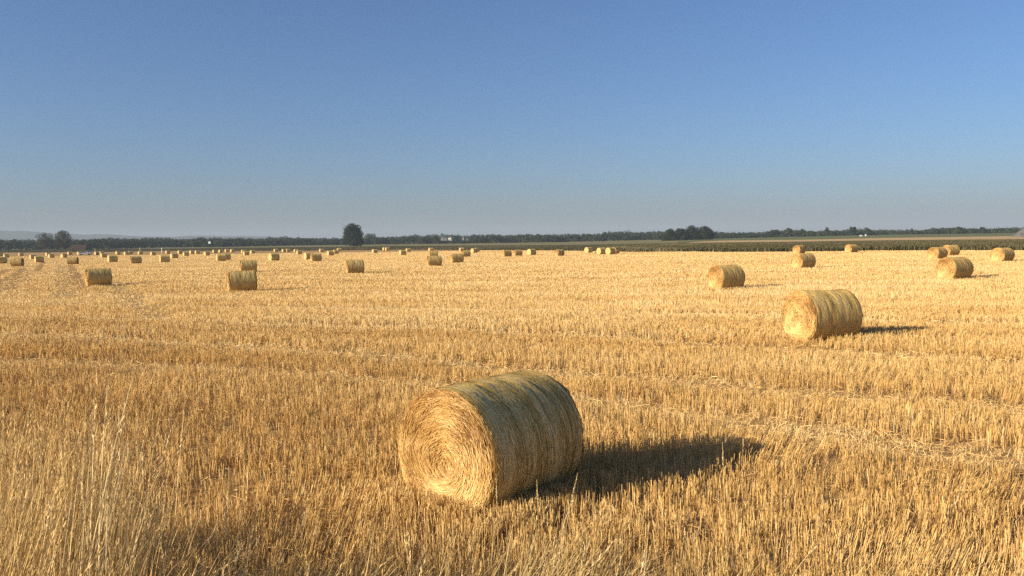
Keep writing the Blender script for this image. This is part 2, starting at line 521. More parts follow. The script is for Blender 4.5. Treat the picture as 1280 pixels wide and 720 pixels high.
def stalk_block(x, y, dens_w, hbase, segs3, near):
    n = len(x)
    sw = seg_mask(x, y, SWATHS); tr = seg_mask(x, y, TRACKS)
    pat = vnoise(x * 0.35, y * 0.35, 41) * 0.6 + vnoise(x * 0.9, y * 1.3, 42) * 0.4
    big = vnoise(x * 0.05, y * 0.22, 43)
    across = x * math.sin(math.radians(22)) + y * math.cos(math.radians(22)) + 0.25 * vnoise(x * 0.25, y * 0.25, 47)
    row = 0.5 * np.sin(across * 2 * np.pi / 1.15) * (0.6 + 0.4 * vnoise(x * 0.2, y * 0.2, 48)) + 0.5 * np.sin(across * 2 * np.pi / 5.3)
    keep = RNG.random(n) > 0.5 * sw + 0.95 * tr + np.clip(1.3 * (-pat - 0.38), 0, 0.6) + 0.85 * (vnoise(x * 2.4, y * 2.4, 45) < -0.84)
    for cx, cy, th in BALE_FOOT:
        a = (x - cx) * math.cos(th) + (y - cy) * math.sin(th); b = -(x - cx) * math.sin(th) + (y - cy) * math.cos(th)
        keep &= ~((np.abs(a) < 0.71) & (np.abs(b) < 0.22))
    hbase = np.broadcast_to(hbase, (n,))
    x, y, sw, tr, pat, big, dens_w, row, hbase = [v[keep] for v in (x, y, sw, tr, pat, big, dens_w, row, hbase)]
    n = len(x)
    h = hbase * (1 + 0.20 * pat + 0.10 * big + 0.20 * row) * RNG.uniform(0.72, 1.22, n) * (1 - 0.5 * sw) * (1 - 0.85 * tr)
    lean = np.abs(RNG.normal(0, 0.15, n)) + (RNG.random(n) < 0.10) * RNG.uniform(0.2, 0.9, n) + 0.7 * sw * RNG.random(n)
    la = RNG.uniform(0, 2 * np.pi, n)
    gust = vnoise(x * 0.6, y * 0.6, 51)                    # clumps pushed over the same way
    push = np.clip(gust - 0.35, 0, 1) * 1.4
    z = gz(x, y) - 0.01
    dx = np.cos(la) * np.sin(lean) + push * 0.5; dy = np.sin(la) * np.sin(lean) - push * 0.2
    dzv = np.cos(lean)
    D = np.stack([dx, dy, dzv], -1); D /= np.linalg.norm(D, axis=1)[:, None]
    P0 = np.stack([x, y, z], -1); P1 = P0 + D * h[:, None]
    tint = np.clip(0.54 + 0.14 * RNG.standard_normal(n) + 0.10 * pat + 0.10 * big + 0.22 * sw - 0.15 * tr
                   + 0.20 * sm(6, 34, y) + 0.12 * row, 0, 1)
    if segs3:
        r = dens_w
        ph = RNG.uniform(0, 2 * np.pi, n)
        V = []
        for P, s in ((P0, 1.0), (P1, 0.8)):
            for k in range(3):
                a = ph + k * 2.0944
                V.append(P + np.stack([np.cos(a), np.sin(a), np.zeros(n)], -1) * (r * s)[:, None])
        V = np.stack(V, 1).reshape(-1, 3)
        b = (np.arange(n) * 6)[:, None]
        Q = np.concatenate([b + np.array([[0, 1, 4, 3]]), b + np.array([[1, 2, 5, 4]]), b + np.array([[2, 0, 3, 5]])])
        return V, Q, np.repeat(tint, 6)
    az = RNG.normal(0, 0.9, n)
    side = np.stack([np.cos(az), np.sin(az), np.zeros(n)], -1)
    return ribbons(np.stack([P0, P1], 1), np.stack([dens_w, dens_w * 0.8], 1), side, tint)


def make_stubble():
    g = Geo()
    # near: tufts of several stalks
    nt_ = 78000
    cx, cy = sample_wedge(nt_, 4.6, 30, 0.35, 0.86)
    k = 5
    x = (cx[:, None] + RNG.normal(0, 0.016, (nt_, k))).ravel(); y = (cy[:, None] + RNG.normal(0, 0.016, (nt_, k))).ravel()
    # straw and stalks standing thick round the foot of the nearest bale
    hx, hy, hth = BALE_FOOT[0]
    a = RNG.uniform(-1.15, 0.95, 9000); b = RNG.uniform(-0.95, 0.95, 9000)
    x = np.concatenate([x, hx + a * math.cos(hth) - b * math.sin(hth)]); y = np.concatenate([y, hy + a * math.sin(hth) + b * math.cos(hth)])
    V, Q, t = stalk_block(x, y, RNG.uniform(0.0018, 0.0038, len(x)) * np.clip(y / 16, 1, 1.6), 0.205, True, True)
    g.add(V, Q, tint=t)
    # mid and far: single blades, fewer and wider with distance
    n = 1900000
    x, y = sample_wedge(n, 28, 300, 1.55, 0.80)
    ok = y < FIELD_END(x / y) - 0.5
    x, y = x[ok], y[ok]
    w = 0.0032 * (y / 30) ** 1.12
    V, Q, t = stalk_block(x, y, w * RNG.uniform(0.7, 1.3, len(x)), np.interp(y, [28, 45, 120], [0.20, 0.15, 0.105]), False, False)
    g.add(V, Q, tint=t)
    return g.mesh('stubble', [M['stubble']])


def make_litter():
    """cut straw lying about, thick in the swaths"""
    g = Geo()
    n = 300000
    x, y = sample_wedge(n, 4.8, 90, 1.2, 0.84)
    sw = seg_mask(x, y, SWATHS)
    pat = vnoise(x * 0.35, y * 0.35, 41)
    keep = RNG.random(n) < 0.16 + 0.75 * sw * np.clip(0.75 + vnoise(x * 0.8, y * 0.8, 33), 0, 1.3) + 0.6 * (np.hypot(x - BALE_FOOT[0][0], y - BALE_FOOT[0][1]) < 1.2) + 0.3 * np.clip(pat, 0, 1)
    x, y, sw = x[keep], y[keep], sw[keep]; n = len(x)
    L = RNG.uniform(0.05, 0.22, n); a = RNG.uniform(0, 2 * np.pi, n)
    z = gz(x, y) + RNG.uniform(0.01, 0.16, n) * (1 - 0.35 * sw)
    tilt = RNG.normal(0, 0.35, n)
    D = np.stack([np.cos(a) * np.cos(tilt), np.sin(a) * np.cos(tilt), np.sin(tilt)], -1)
    c = np.stack([x, y, z], -1)
    bend = RNG.normal(0, 0.10, n) * L
    up = np.stack([-np.sin(a), np.cos(a), RNG.normal(0, .3, n)], -1)
    P = np.stack([c - D * L[:, None] / 2, c + up * bend[:, None], c + D * L[:, None] / 2], 1)
    side = np.cross(D, RNG.normal(0, 1, (n, 3))); side /= np.linalg.norm(side, axis=1)[:, None] + 1e-9
    w = RNG.uniform(0.0014, 0.003, n) * np.clip(y / 10, 1, 7)
    V, Q, t = ribbons(P, np.stack([w, w, w * 0.7], 1), side, np.clip(0.66 + 0.17 * RNG.standard_normal(n), 0, 1))
    g.add(V, Q, tint=t)
    return g.mesh('cut_straw', [M['stubble']])


def blades(base, h, az, lean, bend, w, tint, k=5):
    """curved tapered grass blades"""
    n = len(base)
    s = np.linspace(0, 1, k)[None, :]
    ang = lean[:, None] + bend[:, None] * s
    ds = h[:, None] / (k - 1)
    hz = np.concatenate([np.zeros((n, 1)), np.cumsum(np.sin(ang[:, :-1]) * ds, 1)], 1)
    vz = np.concatenate([np.zeros((n, 1)), np.cumsum(np.cos(ang[:, :-1]) * ds, 1)], 1)
    P = base[:, None, :] + np.stack([hz * np.cos(az)[:, None], hz * np.sin(az)[:, None], vz], -1)
    W = w[:, None] * (1 - 0.85 * s ** 1.5)
    sa = RNG.uniform(0, np.pi, n)
    side = np.stack([np.cos(sa), np.sin(sa), np.zeros(n)], -1)
    return P, W, side


def seed_heads(g, P, size, tint):
    """spikelets up the last third of each stem centre line P (n,k,3)"""
    n, k, _ = P.shape
    per = 22
    u = np.linspace(0.72, 1.0, per)
    idx = u * (k - 1); i0 = np.minimum(idx.astype(int), k - 2); f = (idx - i0)[None, :, None]
    C = P[:, i0] * (1 - f) + P[:, i0 + 1] * f
    T = P[:, i0 + 1] - P[:, i0]; T /= np.linalg.norm(T, axis=-1, keepdims=True) + 1e-9
    C = C.reshape(-1, 3); T = T.reshape(-1, 3); m = len(C)
    o = RNG.normal(0, 1, (m, 3)); o -= (o * T).sum(1, keepdims=True) * T; o /= np.linalg.norm(o, axis=1, keepdims=True) + 1e-9
    sz = np.repeat(size, per) * RNG.uniform(0.7, 1.2, m) * np.tile(np.sin(np.linspace(0.5, 2.9, per)), n)
    A = C + o * 0.001; B = C + (T * 0.95 + o * 0.28) * sz[:, None]
    side = np.cross(T, o)
    V, Q, t = ribbons(np.stack([A, (A + B) / 2 + o * 0.0015, B], 1), np.stack([sz * .06, sz * .12, sz * .02], 1), side, np.repeat(tint, per))
    g.add(V, Q, tint=t)


def make_dry_grass():
    g = Geo()

    def patch(n, xr, yr, h, hs, leanaz, lean, w, tint, heads, edge=None):
        x = RNG.uniform(*xr, n); y = RNG.uniform(*yr, n)
        cl = vnoise(x * 2.2, y * 2.2, 61)
        keep = RNG.random(n) < np.clip(0.50 + 1.0 * cl + 0.3 * vnoise(x * 0.9, y * 0.9, 62), 0.02, 1)
        if edge is not None:
            keep &= edge(x, y)
        x, y, cl = x[keep], y[keep], cl[keep]; n = len(x)
        base = np.stack([x, y, gz(x, y) - 0.02], -1)
        hh = h * (1 + hs * RNG.standard_normal(n) + 0.18 * cl); hh = np.clip(hh, 0.12, h * 1.35)
        az = leanaz + RNG.normal(0, 0.9, n)
        le = np.abs(RNG.normal(lean * 0.4, 0.14, n)); be = np.abs(RNG.normal(lean, 0.05 + 0.6 * lean, n))
        ti = np.clip(tint + 0.17 * RNG.standard_normal(n) + 0.12 * vnoise(x * 1.5, y * 1.5, 63), 0, 1)
        P, W, S = blades(base, hh, az, le, be, RNG.uniform(0.6, 1.3, n) * w, ti)
        V, Q, t = ribbons(P, W, S, ti)
        g.add(V, Q, tint=t)
        if heads:
            sel = np.where(RNG.random(n) < heads)[0]
            if len(sel):
                seed_heads(g, P[sel], RNG.uniform(0.020, 0.034, len(sel)), np.clip(ti[sel] + 0.05, 0, 1))
    # bank at the left: tall and dense
    left = lambda x, y: (x < -0.47 * y + 0.40 * vnoise(y * 1.1, y * 0, 66) + 0.5 * vnoise(x * 2.3, y * 1.9, 68)) & (x > -0.75 * y)
    patch(16000, (-5.2, -1.0), (3.2, 6.6), 0.70, 0.28, 0.3, 0.28, 0.0038, 0.53, 0.04, left)
    patch(5200, (-5.2, -1.2), (3.4, 6.6), 1.08, 0.24, 0.2, 0.16, 0.0032, 0.66, 0.40, left)
    # bank in the middle: lower, lying over to the right
    mid = lambda x, y: (x > -2.6) & (x < 0.5 + 0.3 * vnoise(y * 1.3, y * 0, 67))
    patch(4600, (-2.6, 0.8), (2.8, 6.0), 0.55, 0.28, -0.5, 0.70, 0.0036, 0.55, 0.08, mid)
    patch(360, (-2.2, 0.8), (3.4, 6.3), 0.70, 0.20, -0.3, 0.35, 0.0030, 0.66, 0.45, mid)
    # right: thin
    patch(1500, (0.1, 5.2), (3.2, 6.2), 0.40, 0.28, -0.3, 0.7, 0.0036, 0.52, 0.05)
    patch(150, (0.1, 5.2), (3.4, 6.6), 0.62, 0.2, 0.0, 0.3, 0.0030, 0.70, 0.5)
    # a few stems left uncut in the stubble
    patch(300, (-7, 6), (6.5, 15), 0.42, 0.25, 0.2, 0.3, 0.0030, 0.66, 0.4)
    return g.mesh('dry_grass', [M['grass']])


# ------------------------------------------------------------------ bales
BR, BL = 0.65, 1.46


def face_mesh(sign, nstraw, seed, name):
    rng = np.random.default_rng(seed)
    g = Geo()
    nr, na = 22, 96
    r = np.linspace(0, 1, nr) ** 0.8 * (BR - 0.012)
    a = np.linspace(0, 2 * np.pi, na, endpoint=False)
    Rr, A = np.meshgrid(r, a, indexing='ij')
    yy = Rr * np.cos(A); zz = Rr * np.sin(A)
    dish = 0.035 * (1 - (Rr / BR) ** 2) + 0.024 * vnoise(yy * 6 + seed, zz * 6, seed) - 0.03 * sm(0.9, 1.0, Rr / BR)
    xx = sign * (BL / 2 + dish - 0.015)
    V = np.stack([xx, yy, np.maximum(zz + BR, 0.02)], -1).reshape(-1, 3)
    Q = []
    for i in range(nr - 1):
        for j in range(na):
            j2 = (j + 1) % na
            q = (i * na + j, i * na + j2, (i + 1) * na + j2, (i + 1) * na + j)
            Q.append(q if sign > 0 else q[::-1])
    g.add(V, Q, tint=0.4, m=0)
    # straws laid along the spiral of the roll, eye a little below the middle
    n = nstraw
    rr = np.sqrt(rng.random(n)) * BR * 0.985
    ph = rng.uniform(0, 2 * np.pi, n)
    ey = -0.07 * (1 - rr / BR); ez = -0.09 * (1 - rr / BR)
    L = rng.uniform(0.05, 0.20, n) * np.clip(rr / 0.25, 0.35, 1)
    k = 4
    s = np.linspace(-0.5, 0.5, k)[None, :]
    skew = (rng.normal(0.08, 0.22, n) + (rng.random(n) < 0.06) * rng.normal(0, 1.0, n))[:, None]
    ra = rr[:, None] + skew * L[:, None] * s
    an = ph[:, None] + s * L[:, None] / np.maximum(rr[:, None], 0.05)
    ra = np.minimum(ra, BR * 0.995)
    y = ra * np.cos(an) + ey[:, None]; z = ra * np.sin(an) + ez[:, None]
    lift = rng.uniform(0.0, 0.020, n)[:, None] + np.abs(rng.normal(0, 0.010, n))[:, None] * (s + 0.5) + 0.002
    dd = 0.035 * (1 - (ra / BR) ** 2) + 0.024 * vnoise(y * 6 + seed, z * 6, seed) - 0.03 * sm(0.9, 1.0, ra / BR)
    x = sign * (BL / 2 + dd - 0.015 + lift)
    P = np.stack([x, y, np.maximum(z + BR, 0.01)], -1)
    rad = np.stack([rng.normal(0, 0.35, n), np.cos(ph), np.sin(ph)], -1); rad /= np.linalg.norm(rad, axis=1)[:, None]
    wid = rng.uniform(0.0013, 0.0034, n) * (1 if nstraw > 6000 else 1.9)
    W = wid[:, None] * np.array([0.7, 1, 1, 0.6])[None, :]
    lay = vnoise(rr * 26, ph * 0.8, seed + 3) * 0.5 + vnoise(rr * 9 + ph * 0.6, ph * 1.2, seed + 4) * 0.5
    sect = vnoise(y[:, 1] * 3.1 + 7, z[:, 1] * 3.1, seed + 5)
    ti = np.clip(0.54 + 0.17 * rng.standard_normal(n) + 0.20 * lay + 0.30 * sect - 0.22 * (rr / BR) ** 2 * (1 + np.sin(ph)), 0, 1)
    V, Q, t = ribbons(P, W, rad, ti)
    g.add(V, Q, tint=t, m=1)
    # frayed rim: stray ends poking outwards
    n = nstraw // 30
    ph = rng.uniform(0, 2 * np.pi, n); r0 = BR * rng.uniform(0.94, 1.0, n)
    L = rng.uniform(0.03, 0.11, n)
    rad = np.stack([sign * rng.uniform(-0.1, 0.6, n), np.cos(ph), np.sin(ph)], -1)
    tan = np.stack([np.zeros(n), -np.sin(ph), np.cos(ph)], -1)
    D = rad * rng.uniform(0.0, 0.25, n)[:, None] + tan * rng.choice([-1, 1], n)[:, None] + rng.normal(0, 0.12, (n, 3)); D /= np.linalg.norm(D, axis=1)[:, None]
    B = np.stack([np.full(n, sign * (BL / 2 - 0.03)) + rng.normal(0, 0.01, n), r0 * np.cos(ph), r0 * np.sin(ph) + BR], -1)
    P = np.stack([B, B + D * L[:, None] * 0.5, B + D * L[:, None] + rng.normal(0, 0.006, (n, 3))], 1)
    P[..., 2] = np.maximum(P[..., 2], 0.01)
    side = np.cross(D, rng.normal(0, 1, (n, 3))); side /= np.linalg.norm(side, axis=1)[:, None]
    w = rng.uniform(0.001, 0.0022, n)
    V, Q, t = ribbons(P, np.stack([w, w, w * .5], 1), side, np.clip(0.5 + 0.2 * rng.standard_normal(n), 0, 1))
    g.add(V, Q, tint=t, m=1)
    return g.mesh(name, [M['bale_face'], M['bale_straw']], smooth=False)


def side_mesh(nstraw, seed, name):
    rng = np.random.default_rng(seed)
    g = Geo()
    nx, na = 44, 112
    u = np.linspace(-1, 1, nx)
    a = np.linspace(0, 2 * np.pi, na, endpoint=False)
    Ux, A = np.meshgrid(u, a, indexing='ij')

    def radius(ux, an):
        r = BR - 0.035 * sm(0.90, 1.0, np.abs(ux)) + 0.014 * vnoise(ux * 9, np.cos(an) * 2 + np.sin(an) * 1.3 + seed, seed)
        r = r + 0.016 * vnoise(ux * 2 + 5, np.cos(an) * 1.2 + seed, seed + 1) + 0.005 * vnoise(ux * 30, np.sin(an) * 3 + 4, seed + 2)
        return r
    rr = radius(Ux, A)
    V = np.stack([Ux * BL / 2, rr * np.cos(A), np.maximum(BR + rr * np.sin(A), 0.015)], -1).reshape(-1, 3)
    Q = []
    for i in range(nx - 1):
        for j in range(na):
            j2 = (j + 1) % na
            Q.append((i * na + j, (i + 1) * na + j, (i + 1) * na + j2, i * na + j2))
    g.add(V, Q, m=0)
    n = nstraw
    ux = rng.uniform(-0.985, 0.985, n); an = rng.uniform(-0.95, np.pi + 0.95, n)
    L = rng.uniform(0.10, 0.42, n); k = 5
    s = np.linspace(-0.5, 0.5, k)[None, :]
    aa = an[:, None] + s * L[:, None] / BR
    drift = rng.normal(0, 0.05, n)[:, None] * L[:, None]
    xs = np.clip(ux[:, None] + drift * s / (BL / 2) * 2, -0.99, 0.99)
    r2 = radius(xs, aa) + 0.002 + rng.uniform(0, 0.006, n)[:, None] + np.abs(rng.normal(0, 0.004, n))[:, None] * (np.abs(s) * 2) ** 2
    P = np.stack([xs * BL / 2, r2 * np.cos(aa), np.maximum(BR + r2 * np.sin(aa), 0.012)], -1)
    side = np.stack([np.ones(n), np.zeros(n), np.zeros(n)], -1)
    w = rng.uniform(0.0013, 0.0036, n) * (1 if nstraw > 5000 else 1.4)
    band = vnoise(ux * 4.2 + seed, ux * 0, seed + 9)
    hi = rng.random(n) < 0.16
    w = np.where(hi, w * 1.45, w)
    ti = np.clip(0.54 + (0.24 if nstraw > 5000 else 0.13) * rng.standard_normal(n) - (0.22 if nstraw > 5000 else 0.15) * np.clip(band * 1.6, -0.6, 1) + 0.3 * hi, 0, 1)
    V, Q, t = ribbons(P, w[:, None] * np.array([.5, 1, 1, 1, .5])[None, :], side, ti)
    g.add(V, Q, tint=t, m=1)
    return g.mesh(name, [M['bale_side'], M['side_straw']], smooth=True)


def simple_bale_mesh(seed):
    g = Geo()
    na = 40
    a = np.linspace(0, 2 * np.pi, na, endpoint=False)
    V = []
    for ux, k in ((-1, 0.975), (-0.95, 1.0), (-0.3, 1.01), (0.3, 1.0), (0.95, 1.0), (1, 0.975)):
        rr = BR * k * (1 + 0.012 * vnoise(a * 2, a * 0 + ux, seed))
        V.append(np.stack([np.full(na, ux * BL / 2), rr * np.cos(a), np.maximum(rr * np.sin(a) + BR, 0.01)], -1))
    V = np.concatenate(V + [np.array([[-BL / 2 - 0.03, 0, BR], [BL / 2 + 0.03, 0, BR]])])
    Q = [(i * na + j, (i + 1) * na + j, (i + 1) * na + (j + 1) % na, i * na + (j + 1) % na) for i in range(5) for j in range(na)]
    g.add(V, Q, m=0)
    e = 6 * na
    g.add(V, None, [(e, (j + 1) % na, j) for j in range(na)] + [(e + 1, 5 * na + j, 5 * na + (j + 1) % na) for j in range(na)], m=1)
    return g.mesh('round_bale', [M['bale_side'], M['bale_face']], smooth=False)


# x of left edge, of the border between the lit end and the side, of the right edge; row of the foot; label
BALES = [
    (883, 903.5, 931.8, 362.4, 'bale alone right of the middle, midway between second largest bale and far crop'),
    (988, 1003.4, 1020.3, 336.3, 'bale hiding the foot of a smaller bale, straight behind the second largest bale'),
    (989, 1000.2, 1009, 317.6, 'bale against the dark crop, half hidden behind another bale'),
    (1055.4, 1064.7, 1073.4, 315.8, 'bale standing alone against the dark crop, under the rounded tall tree on the right'),
    (1158.5, 1173, 1185, 324.2, 'front left bale of the overlapping pair at the dark crop on the right'),
    (1178.8, 1188, 1198, 319.8, 'rear right bale of the overlapping pair at the dark crop on the right'),
    (1168.5, 1194.7, 1216.8, 350.5, 'large bale in front of an overlapping pair of bales near the right border'),
    (1236.5, 1255.3, 1269, 327.7, 'rightmost bale of all, near the right border of the photo'),
    (109.1, 112.2, 137.8, 357.8, 'greenish bale with a long thin shadow, largest on the far left of the field'),
    (286.2, 289.2, 320, 364.9, 'green streaked bale hiding the foot of another bale, largest left of the lone tree'),
    (301.3, 303, 320, 341, 'bale standing right behind the green streaked bale, only its top half showing'),
    (433.4, 436.3, 454.4, 342.2, 'bale standing alone below and in front of the lone dark tree'),
    (533.5, 536.9, 551.9, 333.2, 'front bale of the row of three overlapping bales in the middle'),
    (535.8, 537.8, 548.1, 322, 'middle bale of the row of three overlapping bales in the middle'),
    (535.2, 537, 542, 314.2, 'rearmost bale of the row of three overlapping bales in the middle'),
    (562.5, 566.9, 579.4, 328.8, 'bale with a clear shadow, just right of the three overlapping bales'),
    (576, 579.2, 588.8, 321.3, 'bale half hidden behind the bale with a clear shadow in the middle'),
    (573.2, 575.4, 581, 314.2, 'small far bale seen over the gap between two nearer bales in the middle'),
    (588.6, 592.2, 596.8, 316.2, 'left bale of a tight far pair right of the middle bales, its lit end showing'),
    (593.4, 596, 598.6, 315, 'right bale of a tight far pair, mostly hidden behind its neighbour'),
    (464.8, 467, 472, 316.4, 'small bale alone right of and below the lone dark tree'),
    (481, 482.8, 487.5, 313.2, 'right bale of a touching pair of tiny bales, right of the lone tree'),
    (478.6, 480.2, 483.4, 313, 'left bale of a touching pair of tiny bales, right of the lone tree'),
    (499.2, 501.6, 507.8, 319, 'left and nearer of two small bales midway between lone tree and middle bales'),
    (506.8, 508.8, 514, 315.2, 'right and farther of two small bales midway between lone tree and middle bales'),
    (386.8, 390.4, 403.4, 327, 'bale left of the lone dark tree, hiding half of a bale behind it'),
    (382, 384.2, 390.5, 324.6, 'bale peeping out on the left from behind a nearer bale, left of the lone tree'),
    (408.8, 411.2, 417.5, 319.6, 'front bale of a row of three small bales just left of the lone tree'),
    (416, 418, 423.5, 317.6, 'middle bale of a row of three small bales just left of the lone tree'),
    (420.8, 422, 427, 314, 'rearmost bale of a row of three small bales just left of the lone tree'),
    (398.6, 400.4, 405.3, 315.2, 'small bale at the meadow edge, seen over the bale left of the lone tree'),
    (369.5, 371.8, 378.7, 318.2, 'small bale covering a tinier one at the meadow edge, well left of the lone tree'),
    (367.6, 369, 372.8, 315.6, 'tiny bale almost hidden behind a small bale at the meadow edge'),
    (337.2, 340.4, 348, 326.2, 'bale alone with a dark side, between the stacked looking pair and the lone tree'),
    (352.2, 354, 358, 315.2, 'left bale of a pair of tiny bales above the lone dark sided bale'),
    (357.6, 359, 362.8, 315, 'right bale of a pair of tiny bales above the lone dark sided bale'),
    (342, 343.6, 347.8, 315, 'tiny pale bale at the meadow edge straight above the lone dark sided bale'),
    (303.8, 305.8, 311.6, 319.5, 'left bale of the two small bales above the green streaked bale'),
    (312.3, 314.4, 319.3, 317.2, 'right bale of the two small bales above the green streaked bale'),
    (302.2, 303.4, 307, 316.6, 'tiny bale peeping out behind the left small bale above the green streaked one'),
    (271, 272.6, 282, 326.6, 'front bale of two touching bales left of the green streaked bale'),
    (278.6, 280.4, 286.6, 325.2, 'rear bale of two touching bales left of the green streaked bale'),
    (254.8, 257.4, 262.3, 319.6, 'small bale with a bright end, below the white hut by the wood'),
    (265.4, 267.2, 271.8, 316.2, 'tiny bale right of the small bale below the white hut'),
    (273.2, 274.8, 278.8, 315.8, 'tiny bale above the two touching bales left of the green streaked bale'),
    (281.4, 282.6, 285.8, 315.2, 'tiny pale bale at the meadow edge, rightmost of three above the touching bales'),
    (288.6, 289.8, 292.4, 315.2, 'tiny narrow bale at the meadow edge showing only its bright end, right of three others'),
    (228.8, 230.6, 236, 320.2, 'small bale between the larger bale on its left and the white hut'),
    (213.8, 215.8, 222, 323.2, 'small bale with a dark foot, right of the palest bale on the left'),
    (200.6, 202, 211.3, 328.2, 'pale grey bale right of the tall bale near the left posts'),
    (206.8, 208.4, 212.8, 317.2, 'tiny bale under the right one of the pale posts'),
    (222.4, 224, 227.8, 317.2, 'tiny bale, left one of three in a line left of the white hut'),
    (237.4, 239, 242.4, 317.2, 'tiny bale, middle one of three in a line left of the white hut'),
    (244.2, 245.6, 249, 317.2, 'tiny bale, right one of three in a line left of the white hut'),
    (162.6, 164.6, 177.2, 329.8, 'tall bale with a bright left rim standing below the thin white post'),
    (136, 137.8, 145.7, 327.8, 'bale between the largest far left bale and the tall bale under the white post'),
    (126.4, 128, 133, 322.2, 'front bale of a close pair above the largest bale on the far left'),
    (124.4, 126, 130, 318.4, 'rear bale of a close pair above the largest bale on the far left'),
    (145.2, 146.8, 150, 318.2, 'tiny bale at the crop edge, alone between two pairs on the left'),
    (155.2, 157, 161.3, 319, 'left bale of the tiny pair above left of the tall bale under the post'),
    (161, 162.2, 165.2, 318, 'right bale of the tiny pair above left of the tall bale under the post'),
    (173, 174.4, 178, 318, 'tiny bale at the foot of the thin white post'),
    (187.8, 189.8, 195, 319.4, 'small bale alone between the two pale posts'),
    (118.8, 120.4, 123.8, 318.8, 'tiny bale under the short pale stake right of the silver car'),
    (96.2, 98.4, 103, 318.6, 'small bale just in front of the silver car'),
    (76.8, 79.2, 83, 322.4, 'small bale with a bright end at the foot of the larger bushy tree'),
    (84, 85.6, 91, 318.6, 'small dull bale in front of the rust brown barn'),
    (60.8, 62.6, 67.6, 322.6, 'right bale of a close pair below the smaller bushy tree'),
    (57.8, 59.2, 62.6, 319.8, 'left bale of a close pair below the smaller bushy tree, half hidden'),
    (44.2, 45.8, 54, 328.2, 'bale with a dark left rim, left of the bushy trees by the wheel tracks'),
    (37.8, 39.4, 44.6, 324, 'small bale left of and behind the bale with a dark left rim'),
    (22, 23.6, 31, 320, 'small flat looking bale at the crop edge near the left border'),
    (4.6, 6.2, 11.3, 322.2, 'small bale above the wheel tracks, second from the left border'),
    (-2.5, 0, 7, 329.8, 'bale cut by the left border of the photo, the nearer of two'),
    (-1.6, -0.2, 2.8, 320.2, 'tiny bale cut by the left border of the photo, the farther of two'),
    (626.6, 631, 640, 321.2, 'left bale of two alike side by side right of the middle bales'),
    (641, 644.8, 653, 320.2, 'right bale of two alike side by side right of the middle bales'),
    (659, 663.8, 670, 319.2, 'bale with a dark shaded side, next to the right of two alike bales'),
    (692.2, 698, 706.3, 320.2, 'bale alone above the largest bale, halfway between its far neighbours'),
    (730.5, 735.6, 741.2, 316.2, 'leftmost and farthest of the four bales in a row at the dark crop'),
    (746.4, 751.2, 757.5, 318, 'second from the left of the four bales in a row at the dark crop'),
    (758, 763.2, 768.6, 318.2, 'third of four bales in a row at the dark crop, covering the last'),
    (765.6, 769.6, 772, 317.4, 'last of four bales in a row at the dark crop, nearly hidden'),
]
RIGHT_END = {   # bales turned so that the far right end shows: left edge, side border, right edge, foot
    'speckled yellow bale showing its shaded right end, by the wheel tracks at far left': (13.5, 27.2, 30.6, 333.4),
    'yellowish bale with a dark right end, in front of the dull bale by the barn': (83.2, 97, 99.4, 330.8),
}
GROUP_B = 'round straw bales scattered over the stubble field'


def bale_pose(x0, xs, x1, yb, right=False):
    if right:
        phi = -math.atan2((x1 - xs) / (2 * BR), (xs - x0) / BL)
    else:
        phi = math.atan2((xs - x0) / (2 * BR), (x1 - xs) / BL)
    pc = (x0 + x1) / 2
    th = phi - math.atan((pc - 640) / FPX)
    x, y = hit(pc, yb)
    # foot row is that of the near end: move the centre back along the bale's half extent
    back = (BL / 2 * abs(math.sin(phi)) + 0.12)
    d = math.hypot(x, y)
    return x * (d + back) / d, y * (d + back) / d, th


POSES = []
hero = (-0.22, 8.58, math.radians(50.0))
second = (7.86, 21.06, math.radians(21.0))
POSES.append((hero, 'largest bale in the foreground, golden spiral end, shaded side, casting a broad shadow', 0, 240))
POSES.append((second, 'second largest bale at the right, olive banded side and a shadow to the right', 1, 103))
for b in BALES:
    POSES.append((bale_pose(*b[:4]), b[4], 1 if (b[2] - b[0]) >= 11.5 else 2, b[2] - b[0]))
for lab, b in RIGHT_END.items():
    POSES.append((bale_pose(*b, right=True), lab, 1, b[2] - b[0]))
for (x, y, th), lab, lod, wpx in POSES:
    if y < 90:
        BALE_FOOT.append((x, y, th))

meshes = {0: (side_mesh(15000, 3, 'side'), face_mesh(-1, 15000, 5, 'end_face'), face_mesh(1, 3000, 6, 'end_face')),
          1: (side_mesh(3500, 13, 'side'), face_mesh(-1, 4500, 15, 'end_face'), face_mesh(1, 2500, 16, 'end_face')),
          3: (side_mesh(3500, 23, 'side'), face_mesh(-1, 4500, 25, 'end_face'), face_mesh(1, 2500, 26, 'end_face'))}
simple = [simple_bale_mesh(s) for s in (1, 2, 3)]
for k, ((x, y, th), lab, lod, wpx) in enumerate(POSES):
    z = float(gz(x, y)) - 0.03
    if lod == 2:
        o = link('round_bale', simple[k % 3])
        o.location = (x, y, z); o.rotation_euler = (0, 0, th)
        tag(o, lab, 'bale', GROUP_B)
        continue
    o = empty('round_bale', (x, y, z - (0.05 if k == 0 else 0)), th)
    q = np.random.default_rng(k + 500)
    if k == 0:
        o.scale = (1.0, 1.03, 1.03)
    if k > 1:
        o.scale = (q.uniform(0.95, 1.03), q.uniform(0.98, 1.05), q.uniform(0.94, 1.01))
    tag(o, lab, 'bale', GROUP_B)
    s, f1, f2 = meshes[3 if (lod == 1 and k % 2) else lod]
    link('side', s, o); link('end_face', f1, o); link('end_face', f2, o)

tag(link('stubble', make_stubble()), 'golden cut cereal stubble covering the field', 'stubble', kind='stuff')
tag(link('cut_straw', make_litter()), 'loose cut straw lying in pale swaths on the stubble', 'straw', kind='stuff')
tag(link('dry_grass', make_dry_grass()), 'tall dry grass on the bank along the bottom of the photo', 'grass', kind='stuff')


